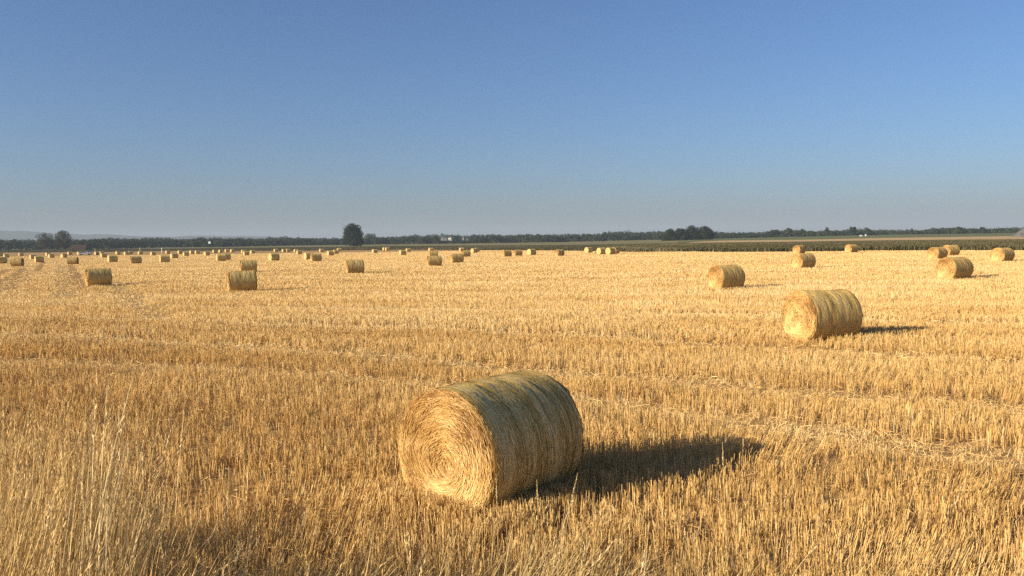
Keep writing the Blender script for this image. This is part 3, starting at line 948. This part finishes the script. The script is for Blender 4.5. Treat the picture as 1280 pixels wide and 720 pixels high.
# single tall grass stems that stand out
def stem(px, base_py_dist, top_px, top_py, lab, h_thick=0.0028, headsize=0.024, curve=0.0):
    """stem rooted at forward distance base_py_dist below px, tip seen at (top_px, top_py)"""
    d = base_py_dist
    bx, by = at_dist(px, d)
    r = ray(top_px, top_py); t = (d + 0.05) / r[1]
    tip = np.array([r[0] * t, r[1] * t, EYE + r[2] * t])
    base = np.array([bx, by, float(gz(bx, by)) - 0.02])
    s = np.linspace(0, 1, 9)[:, None]
    P = base + (tip - base) * s
    P[:, 0] += (curve * np.sin(s * np.pi))[:, 0]
    o = empty('tall_grass_stem', tuple(base))
    g = Geo(); tube(g, P - base, np.linspace(h_thick, h_thick * 0.5, 9), 5, tint=0.7)
    link('stalk', g.mesh('stalk', [M['grass']]), o)
    g = Geo(); seed_heads(g, (P - base)[None], np.array([headsize]), np.array([0.88])); seed_heads(g, (P - base)[None], np.array([headsize]), np.array([0.95]))
    link('seed_head', g.mesh('seed_head', [M['grass']]), o)
    tag(o, lab, 'grass stem', 'single tall dry grass stems in the foreground')


stem(618, 6.2, 620, 592, 'upright dry grass stem in front of the near rim of the largest bale')
stem(672, 6.2, 671, 600, 'short upright dry grass stem in front of the middle of the largest bale\'s shaded side')
stem(694, 6.0, 722, 592, 'dry grass stem slanting to the right at the right foot of the largest bale', curve=-0.03)
stem(911, 6.3, 903, 553, 'upright dry grass stem standing before the tip of the largest bale\'s shadow')
stem(100, 4.2, 152, 552, 'thick pale dry grass stem slanting to the right in the tall grass on the left', 0.0036, 0.03, -0.03)
stem(132, 4.1, 127, 602, 'straight pale seed stem beside the slanting thick one in the left grass', 0.003, 0.028)
stem(6, 4.4, 18, 515, 'pale dry grass stem at the left border of the photo', 0.003, 0.026)
stem(160, 4.8, 170, 500, 'tallest dry grass stem of the clump at the left', 0.003, 0.026)


# ------------------------------------------------------------------ trees
def crown_geo(rng, w, h, z0, nleaf, ls, lobes=14, shape='round', dens=1.0):
    """leaf clumps spread through several lobes; w, h crown width and height, z0 crown base"""
    g = Geo()
    C, S = [], []
    for k in range(lobes):
        t = (k + 0.5) / lobes
        a = k * 2.39996 + rng.uniform(-0.4, 0.4)
        zz = t
        prof = {'round': math.sqrt(max(0.05, 1 - (2 * zz - 1) ** 2 * 0.85)), 'tall': math.sqrt(max(0.04, 1 - (2 * zz - 0.8) ** 2 * 0.7)),
                'cone': 1 - 0.8 * zz, 'bush': math.sqrt(max(0.04, 1 - zz * zz * 0.9))}[shape]
        rr = w / 2 * prof * rng.uniform(0.35, 0.66)
        C.append((rr * math.cos(a), rr * math.sin(a), z0 + h * (0.10 + 0.80 * zz)))
        S.append(w * rng.uniform(0.12, 0.28) * (0.6 + 0.4 * prof))
    C = np.array(C); S = np.array(S)
    k = rng.choice(lobes, nleaf, p=S ** 2 / (S ** 2).sum())
    d = rng.normal(0, 1, (nleaf, 3)); d /= np.linalg.norm(d, axis=1)[:, None]
    rad = S[k] * np.clip(rng.normal(0.88, 0.16, nleaf), 0.25, 1.2)
    P = C[k] + d * rad[:, None] * np.array([1, 1, 0.85])
    nrm = d + rng.normal(0, 0.6, (nleaf, 3)); nrm /= np.linalg.norm(nrm, axis=1)[:, None]
    a = np.cross(nrm, rng.normal(0, 1, (nleaf, 3))); a /= np.linalg.norm(a, axis=1)[:, None]
    b = np.cross(nrm, a)
    s = ls * rng.uniform(0.6, 1.3, nleaf)[:, None]
    V = np.stack([P - a * s, P + b * s * 0.55, P + a * s, P - b * s * 0.55], 1).reshape(-1, 3)
    Q = np.arange(nleaf * 4).reshape(-1, 4)
    ti = np.clip(0.5 + 0.2 * rng.standard_normal(nleaf) + 0.25 * rng.standard_normal(lobes)[k], 0, 1)
    g.add(V, Q, tint=np.repeat(ti, 4))
    return g, C


def tree(name, x, y, w, h, lab, group=None, trunk=0.12, shape='round', nleaf=1800, ls=0.3, mat='leaf', lobes=14, seed=1, cat='tree', low=0.1):
    rng = np.random.default_rng(seed)
    o = empty(name, (x, y, float(gz(x, y))))
    g, C = crown_geo(rng, w, h * (1 - low), h * low, nleaf, ls, lobes, shape)
    link('crown', g.mesh('crown', [M[mat]]), o)
    g = Geo(); r = trunk * h / 5 + 0.05
    tube(g, [(0, 0, -0.2), (0.05, 0, h * 0.2), (-0.05, 0.05, h * 0.5), (0, 0, h * 0.8)], [r * 1.3, r, r * 0.7, r * 0.2], 8)
    for c in C[::2]:
        tube(g, [(0, 0, max(h * 0.15, c[2] * 0.5)), (c[0] * 0.5, c[1] * 0.5, c[2] * 0.8), tuple(c)], [r * 0.45, r * 0.3, r * 0.1], 5)
    link('trunk', g.mesh('trunk', [M['bark']]), o)
    tag(o, lab, cat, group)
    return o


def px_tree(name, px, wpx, top, d, lab, **kw):
    x, y = at_dist(px, d)
    dd = math.hypot(x, y); sc_ = d / FPX
    z = float(gz(x, y))
    h = (HOR0 - HORK * px - top) * sc_ + EYE - z
    return tree(name, x, y, wpx * sc_, h, lab, **kw)


px_tree('broadleaf_tree', 441.5, 27, 279.6, 620, 'large dark rounded tree standing alone at the meadow left of the middle', shape='tall', nleaf=8500, ls=0.55,
        mat='leaf_dark', lobes=26, seed=4, low=0.03)
px_tree('broadleaf_tree', 79, 24, 288.8, 540, 'larger of two loose bushy trees at the left, bare trunk below its crown', nleaf=4200, ls=0.30, mat='leaf_dull', lobes=16, seed=7, low=0.16)
px_tree('broadleaf_tree', 58, 24, 291.0, 580, 'smaller paler tree left of the larger bushy tree at the left', nleaf=3200, ls=0.30, mat='leaf_dull', lobes=16, seed=8, low=0.08)
G_R = 'trees of the row at the right horizon'
px_tree('broadleaf_tree', 463, 17, 292.2, 1000, 'hazy low tree just right of the large dark lone tree', nleaf=2200, ls=0.55, mat='leaf', lobes=10, seed=9, low=0.03)
for px, w, top, sh, seed, lab in [
    (1034, 6, 282.8, 'tall', 11, 'slim twin topped tree rising over the row, left of the rounded tall tree'),
    (1065, 11, 283.0, 'round', 12, 'rounded tall tree above the row, between slim twin topped tree and white shed'),
    (1140, 5, 284.6, 'cone', 13, 'small pointed tree between the rounded tall tree and the right hand clump'),
    (1003, 9, 285.4, 'tall', 14, 'tall tree at the right end of the left hand clump in the row'),
    (987, 10, 285.2, 'round', 15, 'tree with a broad crown in the middle of the left hand clump in the row'),
    (968, 16, 288.3, 'round', 16, 'low round tree at the left end of the row at the right horizon'),
    (1084, 15, 285.8, 'bush', 17, 'broad low tree right above the white shed'),
    (1168, 14, 285.4, 'bush', 18, 'broad low tree at the left end of the right hand clump'),
    (1199, 14, 284.0, 'bush', 19, 'dense tree in the middle of the right hand clump'),
    (1228, 9, 283.6, 'round', 20, 'upright round tree at the right end of the right hand clump, before a gap'),
]:
    px_tree('broadleaf_tree', px, w, top, 720, lab, group=G_R, shape=sh, nleaf=1800, ls=0.45, lobes=10, seed=seed, low=0.02)
G_C = 'dark trees at the right end of the long wood'
for px, w, top, seed, lab in [
    (882, 26, 284.0, 31, 'dark tree ending the long wood on the right, before the pale far field'),
    (866, 26, 283.9, 32, 'tall dark tree next to the last tree of the long wood'),
    (851, 22, 286.2, 33, 'dark tree third from the right end of the long wood'),
    (837, 22, 287.8, 34, 'lower tree fourth from the right end of the long wood'),
]:
    px_tree('broadleaf_tree', px, w, top, 600, lab, group=G_C, shape='bush', nleaf=5200, ls=0.42, lobes=18, seed=seed, mat='leaf_dark', low=0.0)

TOPS = np.array([(-120, 299), (0, 299.3), (25, 299), (70, 299), (105, 299), (125, 297.5), (150, 297), (160, 298.3), (180, 297.2), (200, 296.5), (210, 297.5), (225, 298.8), (240, 298.5),
                 (250, 297), (275, 297.5), (300, 297.8), (325, 298.2), (345, 296.7), (353, 296.3), (375, 297.5), (390, 297.3), (405, 298), (430, 298.5), (472, 296.3), (500, 296),
                 (520, 294.5), (550, 293), (553, 292), (575, 293.8), (590, 293.5), (600, 294.2), (618, 293), (640, 294), (660, 293), (720, 293), (745, 292.8), (760, 289.7),
                 (785, 289.2), (800, 290.5), (820, 289.5), (832, 288.5), (888, 288.5), (893, 290.3), (920, 291), (935, 290.5), (952, 291.3), (962, 289), (985, 287), (1008, 288.5), (1022, 290),
                 (1034, 288.5), (1050, 288.8), (1070, 287.5), (1090, 288), (1120, 288.7), (1155, 288.6), (1162, 286.5), (1185, 285.5), (1212, 286), (1232, 287), (1245, 285.6), (1290, 285), (1420, 284)])
BASES = np.array([(-120, 313.5), (0, 312.7), (130, 311.5), (210, 309.5), (290, 308.8), (350, 307.4), (420, 306.4), (500, 305.4), (600, 304.2), (700, 302.8), (800, 300.3), (890, 298.6),
                  (1000, 296.6), (1100, 295.0), (1190, 293.6), (1280, 292.6), (1420, 291.5)])


def make_wood():
    """the far wood: some hundreds of trees that read as one dark belt"""
    g = Geo()
    rng = np.random.default_rng(77)
    for row, dist in ((0, None), (1, 1.25), (2, 1.6)):
        px = -110.0
        while px < 1400:
            hz = HOR0 - HORK * px
            top = np.interp(px, TOPS[:, 0], TOPS[:, 1]) + rng.normal(0.25, 0.5)
            base = np.interp(px, BASES[:, 0], BASES[:, 1])
            right = px > 893
            d = 740.0 if right else np.clip(hit(px, max(base, hz + 2.5))[1], 520, 1000)
            if dist: d = d * dist
            wpx = rng.uniform(6, 13)
            x, y = at_dist(px, d)
            y += rng.uniform(0, 40); sc_ = y / FPX
            x = (px - 640) / FPX * y
            z = float(gz(x, y)); h = (hz - top) * sc_ + EYE - z
            if row == 0: h *= rng.uniform(0.84 if right else 0.70, 0.98)
            if 547 < px < 570 or 574 < px < 590:            # a gap in the wood where the pale houses stand
                if y < 1070:
                    h = min(h, (hz - 301.2 + rng.uniform(-0.8, 0.3)) * sc_ + EYE - z)
                    wpx = 5.0
            w = max(wpx * sc_, h * 0.5)
            if row == 2 and right and rng.random() < 0.4:
                px += wpx * 0.6; continue
            gg, _ = crown_geo(rng, w * 1.25, h, 0.0, 300, 0.62 * y / 700, 8, 'bush' if rng.random() < 0.6 else 'tall')
            V = np.concatenate(gg.V) + np.array([x, y, z - 0.2])
            g.add(V, np.concatenate(gg.Q), tint=np.clip(np.concatenate(gg.t) + rng.normal(0, 0.2), 0, 1))
            px += wpx * rng.uniform(0.3, 0.55)
    return g.mesh('wood', [M['leaf']])


tag(link('wood', make_wood()), 'long hazy belt of dark wood along the horizon', 'wood', kind='stuff')


# ------------------------------------------------------------------ buildings, car, posts
def house(name, px, d, wpx, htop, depth, lab, cat, wall, roof, gable=0.3, nwin=3, group=None, rz=0.0, zbase=None):
    x, y = at_dist(px, d); sc_ = d / FPX; w = wpx * sc_
    z = float(gz(x, y)) if zbase is None else zbase
    h = (HOR0 - HORK * px - htop) * sc_ + EYE - z
    hw = h * (1 - gable)
    o = empty(name, (x, y, z), rz)
    g = Geo(); box(g, -w / 2, w / 2, -depth / 2, depth / 2, -0.3, hw); link('wall', g.mesh('wall', [wall]), o)
    g = Geo(); e = 0.25; t = 0.15
    V = [(-w / 2 - e, -depth / 2 - e, hw + .003), (w / 2 + e, -depth / 2 - e, hw + .003), (w / 2 + e, depth / 2 + e, hw + .003), (-w / 2 - e, depth / 2 + e, hw + .003),
         (-w / 2 - e + w * 0.1, 0, h), (w / 2 + e - w * 0.1, 0, h)]
    g.add(V, [(0, 1, 5, 4), (2, 3, 4, 5), (0, 3, 2, 1)], [(1, 2, 5), (3, 0, 4)]); link('roof', g.mesh('roof', [roof]), o)
    for k in range(nwin):
        wx = (k - (nwin - 1) / 2) * w / (nwin + 0.4)
        g = Geo(); box(g, wx - w * 0.06, wx + w * 0.06, -depth / 2 - 0.05, -depth / 2 + 0.02, hw * 0.45, hw * 0.75)
        link('window', g.mesh('window', [M['glass']]), o)
    tag(o, lab, cat, group)


G_V = 'pale buildings in the wood'
house('white_house', 562.3, 1050, 3.8, 296.2, 4.5, 'white block of a house, brightest building in the wood, right of the lone tree', 'building', M['white_wall'], M['roof'], 0.14, 2, G_V)
house('white_house', 556.5, 1060, 4.5, 297.4, 4, 'low greyish annexe touching the left side of the brightest white house', 'building', flat('grey_render', (0.22, 0.22, 0.21)), M['roof'], 0.3, 2, G_V)
house('white_house', 552.6, 1065, 1.5, 296.0, 1.5, 'narrow pale tower left of the low annexe and the white house', 'tower', flat('pale_render', (0.36, 0.35, 0.33)), M['roof'], 0.2, 1, G_V)
house('white_house', 579, 1050, 1.5, 295.4, 1.6, 'slim pale tower among trees, right of the brightest white house', 'tower', flat('pale_tower', (0.36, 0.36, 0.34)), M['roof'], 0.3, 1, G_V)
house('white_house', 584, 1055, 2.0, 298.6, 2.4, 'tiny pale house right of the slim tower, low in the trees', 'building', flat('dim_render', (0.3, 0.3, 0.29)), M['roof'], 0.4, 1, G_V)
def make_hide():
    x, y = at_dist(262.2, 600); k = 600 / FPX; z = float(gz(x, y))
    top = (HOR0 - HORK * 262.2 - 301.9) * k + EYE - z; w = 0.75
    o = empty('raised_hide', (x, y, z))
    for sx in (-1, 1):
        for sy in (-1, 1):
            g = Geo(); tube(g, [(sx * w * 1.2, sy * w * 1.2, -0.2), (sx * w * 0.9, sy * w * 0.9, top - 1.5)], 0.06, 6); link('leg', g.mesh('leg', [M['timber']]), o)
    g = Geo(); box(g, -w, w, -w, w, top - 1.5, top - 0.12); link('cabin', g.mesh('cabin', [M['bright']]), o)
    g = Geo(); box(g, -w - .08, w + .08, -w - .08, w + .08, top - 0.117, top); link('roof', g.mesh('roof', [M['bright']]), o)
    tag(o, 'small bright white hut raised before the left part of the wood', 'hide')


M['bright'] = flat('bright_white', (0.85, 0.85, 0.82))
make_hide()
house('barn', 99, 560, 23, 306.0, 9, 'low rust brown barn right of the bushy trees at the left', 'barn', M['timber'], M['rust'], 0.75, 4)
house('white_shed', 1076.5, 640, 2.2, 293.9, 3, 'low white shed before the trees at the right horizon', 'shed', M['white_wall'], M['white_wall'], 0.3, 1)
house('white_shed', 1082.2, 640, 1.0, 292.9, 1.2, 'narrow upright white kiosk right beside the low white shed', 'kiosk', M['white_wall'], M['white_wall'], 0.2, 1)


def make_car():
    x, y = at_dist(106.5, 310)
    o = empty('parked_car', (x, y, float(gz(x, y))), 0.12)
    prof = [(-2.1, .35), (-2.12, .75), (-1.95, .95), (-1.55, 1.0), (-1.1, 1.42), (0.6, 1.46), (1.25, 1.05), (2.0, .92), (2.12, .7), (2.1, .35)]
    g = Geo(); n = len(prof)
    V = [(px, -0.85, pz) for px, pz in prof] + [(px, 0.85, pz) for px, pz in prof]
    V = [(a, b * (0.82 if c > 1.2 else 1), c) for a, b, c in V]
    Q = [(i, (i + 1) % n, n + (i + 1) % n, n + i) for i in range(n)]
    T = [(0, i + 1, i) for i in range(1, n - 1)] + [(n, n + i, n + i + 1) for i in range(1, n - 1)]
    g.add(V, Q, T); link('body', g.mesh('body', [M['silver']]), o)
    for s in (-1, 1):
        g = Geo()
        yy = s * 0.80
        g.add([(-1.35, yy + s * .045, 1.02), (0.95, yy + s * .045, 1.02), (0.5, yy - s * .075, 1.38), (-1.05, yy - s * .075, 1.38)], [(0, 1, 2, 3)])
        g.add([(-1.35, yy + s * .02, 1.02), (0.95, yy + s * .02, 1.02), (0.5, yy - s * .1, 1.38), (-1.05, yy - s * .1, 1.38)], [(3, 2, 1, 0)])
        link('window', g.mesh('window', [M['glass']]), o)
        for wx in (-1.3, 1.3):
            g = Geo(); tube(g, [(wx, s * 0.68, 0.32), (wx, s * 0.88, 0.32)], 0.32, 16)
            w = link('wheel', g.mesh('wheel', [M['tyre']]), o)
    tag(o, 'pale silver car parked at the field edge before the rust brown barn', 'car')


make_car()


def post(px, d, top, lab, r=0.09, cap=True):
    x, y = at_dist(px, d); z = float(gz(x, y))
    h = (HOR0 - HORK * px - top) * d / FPX + EYE - z
    o = empty('marker_post', (x, y, z))
    g = Geo(); tube(g, [(0, 0, -0.3), (0, 0, h * 0.93)], [r, r * 0.9], 8); link('shaft', g.mesh('shaft', [M['post']]), o)
    g = Geo(); tube(g, [(0, 0, h * 0.93), (0, 0, h * 0.97), (0, 0, h)], [r * 1.35, r * 1.35, r * 0.5], 8); link('cap', g.mesh('cap', [M['white_wall']]), o)
    tag(o, lab, 'post', 'pale posts along the left edge of the field')


post(174.5, 345, 309.9, 'thin white post above the tall bale at the left')
post(202, 345, 309.6, 'thicker pale post right of the thin white one', 0.2)
post(118.5, 330, 311.8, 'short pale stake right of the silver car')


def make_mound():
    x, y = at_dist(1290, 420)
    sc_ = 420 / FPX
    z = float(gz(x, y)); h = (HOR0 - HORK * 1290 - 278.5) * sc_ + EYE - z
    nr, na = 14, 60; V = []
    for i in range(nr):
        r = i / (nr - 1)
        for j in range(na):
            a = j / na * 2 * math.pi
            px_ = r * 23 * sc_ * math.cos(a); py_ = r * 9 * math.sin(a)
            zz = h * (1 - r) ** 0.9 * (1 + 0.08 * float(vnoise(px_ * 0.8, py_ * 0.8, 3))) - (0.3 if i == nr - 1 else 0)
            V.append((px_, py_, zz))
    Q = [(i * na + j, (i + 1) * na + j, (i + 1) * na + (j + 1) % na, i * na + (j + 1) % na) for i in range(nr - 1) for j in range(na)]
    g = Geo(); g.add(V, Q)
    o = link('gravel_heap', g.mesh('gravel_heap', [M['heap']], True)); o.location = (x, y, z)
    tag(o, 'pale grey heap rising behind the far fields at the right border', 'heap')


make_mound()

# ------------------------------------------------------------------ light, sky, air
SUN_EL, SUN_AZ = math.radians(20.0), math.radians(25.5)       # towards the sun: left and a little behind the viewer
sdir = Vector((-math.cos(SUN_AZ) * math.cos(SUN_EL), -math.sin(SUN_AZ) * math.cos(SUN_EL), math.sin(SUN_EL)))
ld = bpy.data.lights.new('sun', 'SUN'); ld.energy = 4.9; ld.angle = math.radians(0.5); ld.color = (1.0, 0.85, 0.62)
lo = bpy.data.objects.new('sun', ld); COL.objects.link(lo)
lo.rotation_euler = sdir.to_track_quat('Z', 'Y').to_euler(); lo.location = (-30, -10, 40)

wd = bpy.data.worlds.new('World'); SC.world = wd; wd.use_nodes = True
nt = wd.node_tree; nt.nodes.clear()
sky = nt.nodes.new('ShaderNodeTexSky'); sky.sky_type = 'NISHITA'; sky.sun_disc = False
sky.sun_elevation = SUN_EL; sky.sun_rotation = math.atan2(sdir.x, sdir.y) % (2 * math.pi)
sky.altitude = 100; sky.air_density = 1.0; sky.dust_density = 1.2; sky.ozone_density = 7.0
bg = nt.nodes.new('ShaderNodeBackground'); bg.inputs[1].default_value = 0.073
wo = nt.nodes.new('ShaderNodeOutputWorld')
nt.links.new(mixc(nt, 1.0, sky.outputs[0], (1.07, 0.985, 1.0), 'MULTIPLY'), bg.inputs[0]); nt.links.new(bg.outputs[0], wo.inputs[0])

HAZE = 0.00019
m, nt, out = new_mat('haze')
pv = nt.nodes.new('ShaderNodeVolumePrincipled')
pv.inputs['Color'].default_value = (0.55, 0.66, 0.78, 1); pv.inputs['Density'].default_value = HAZE; pv.inputs['Anisotropy'].default_value = 0.0
nt.links.new(pv.outputs[0], out.inputs['Volume'])
g = Geo(); box(g, -9100, 9100, -450, 12100, -4.0, 140.0)
tag(link('haze', g.mesh('haze', [m])), kind='stuff')

# ------------------------------------------------------------------ camera
cd = bpy.data.cameras.new('camera'); cam = bpy.data.objects.new('camera', cd); COL.objects.link(cam)
cd.sensor_fit = 'HORIZONTAL'; cd.sensor_width = 36.0; cd.lens = FPX / 1280.0 * 36.0
cd.clip_start = 0.05; cd.clip_end = 40000
mw = Matrix.Identity(4)
for r in range(3):
    mw[r][0] = R_[r]; mw[r][1] = U_[r]; mw[r][2] = -F_[r]
mw[2][3] = EYE
cam.matrix_world = mw
SC.camera = cam

SC.view_settings.view_transform = 'Standard'
try:
    SC.view_settings.look = 'None'
except TypeError:
    pass
SC.view_settings.gamma = 1.0; SC.view_settings.exposure = 0.80
SC.view_settings.use_curve_mapping = False
SC.cycles.volume_bounces = 0
SC.cycles.max_bounces = 6; SC.cycles.diffuse_bounces = 3; SC.cycles.transmission_bounces = 3
SC.cycles.use_denoising = False
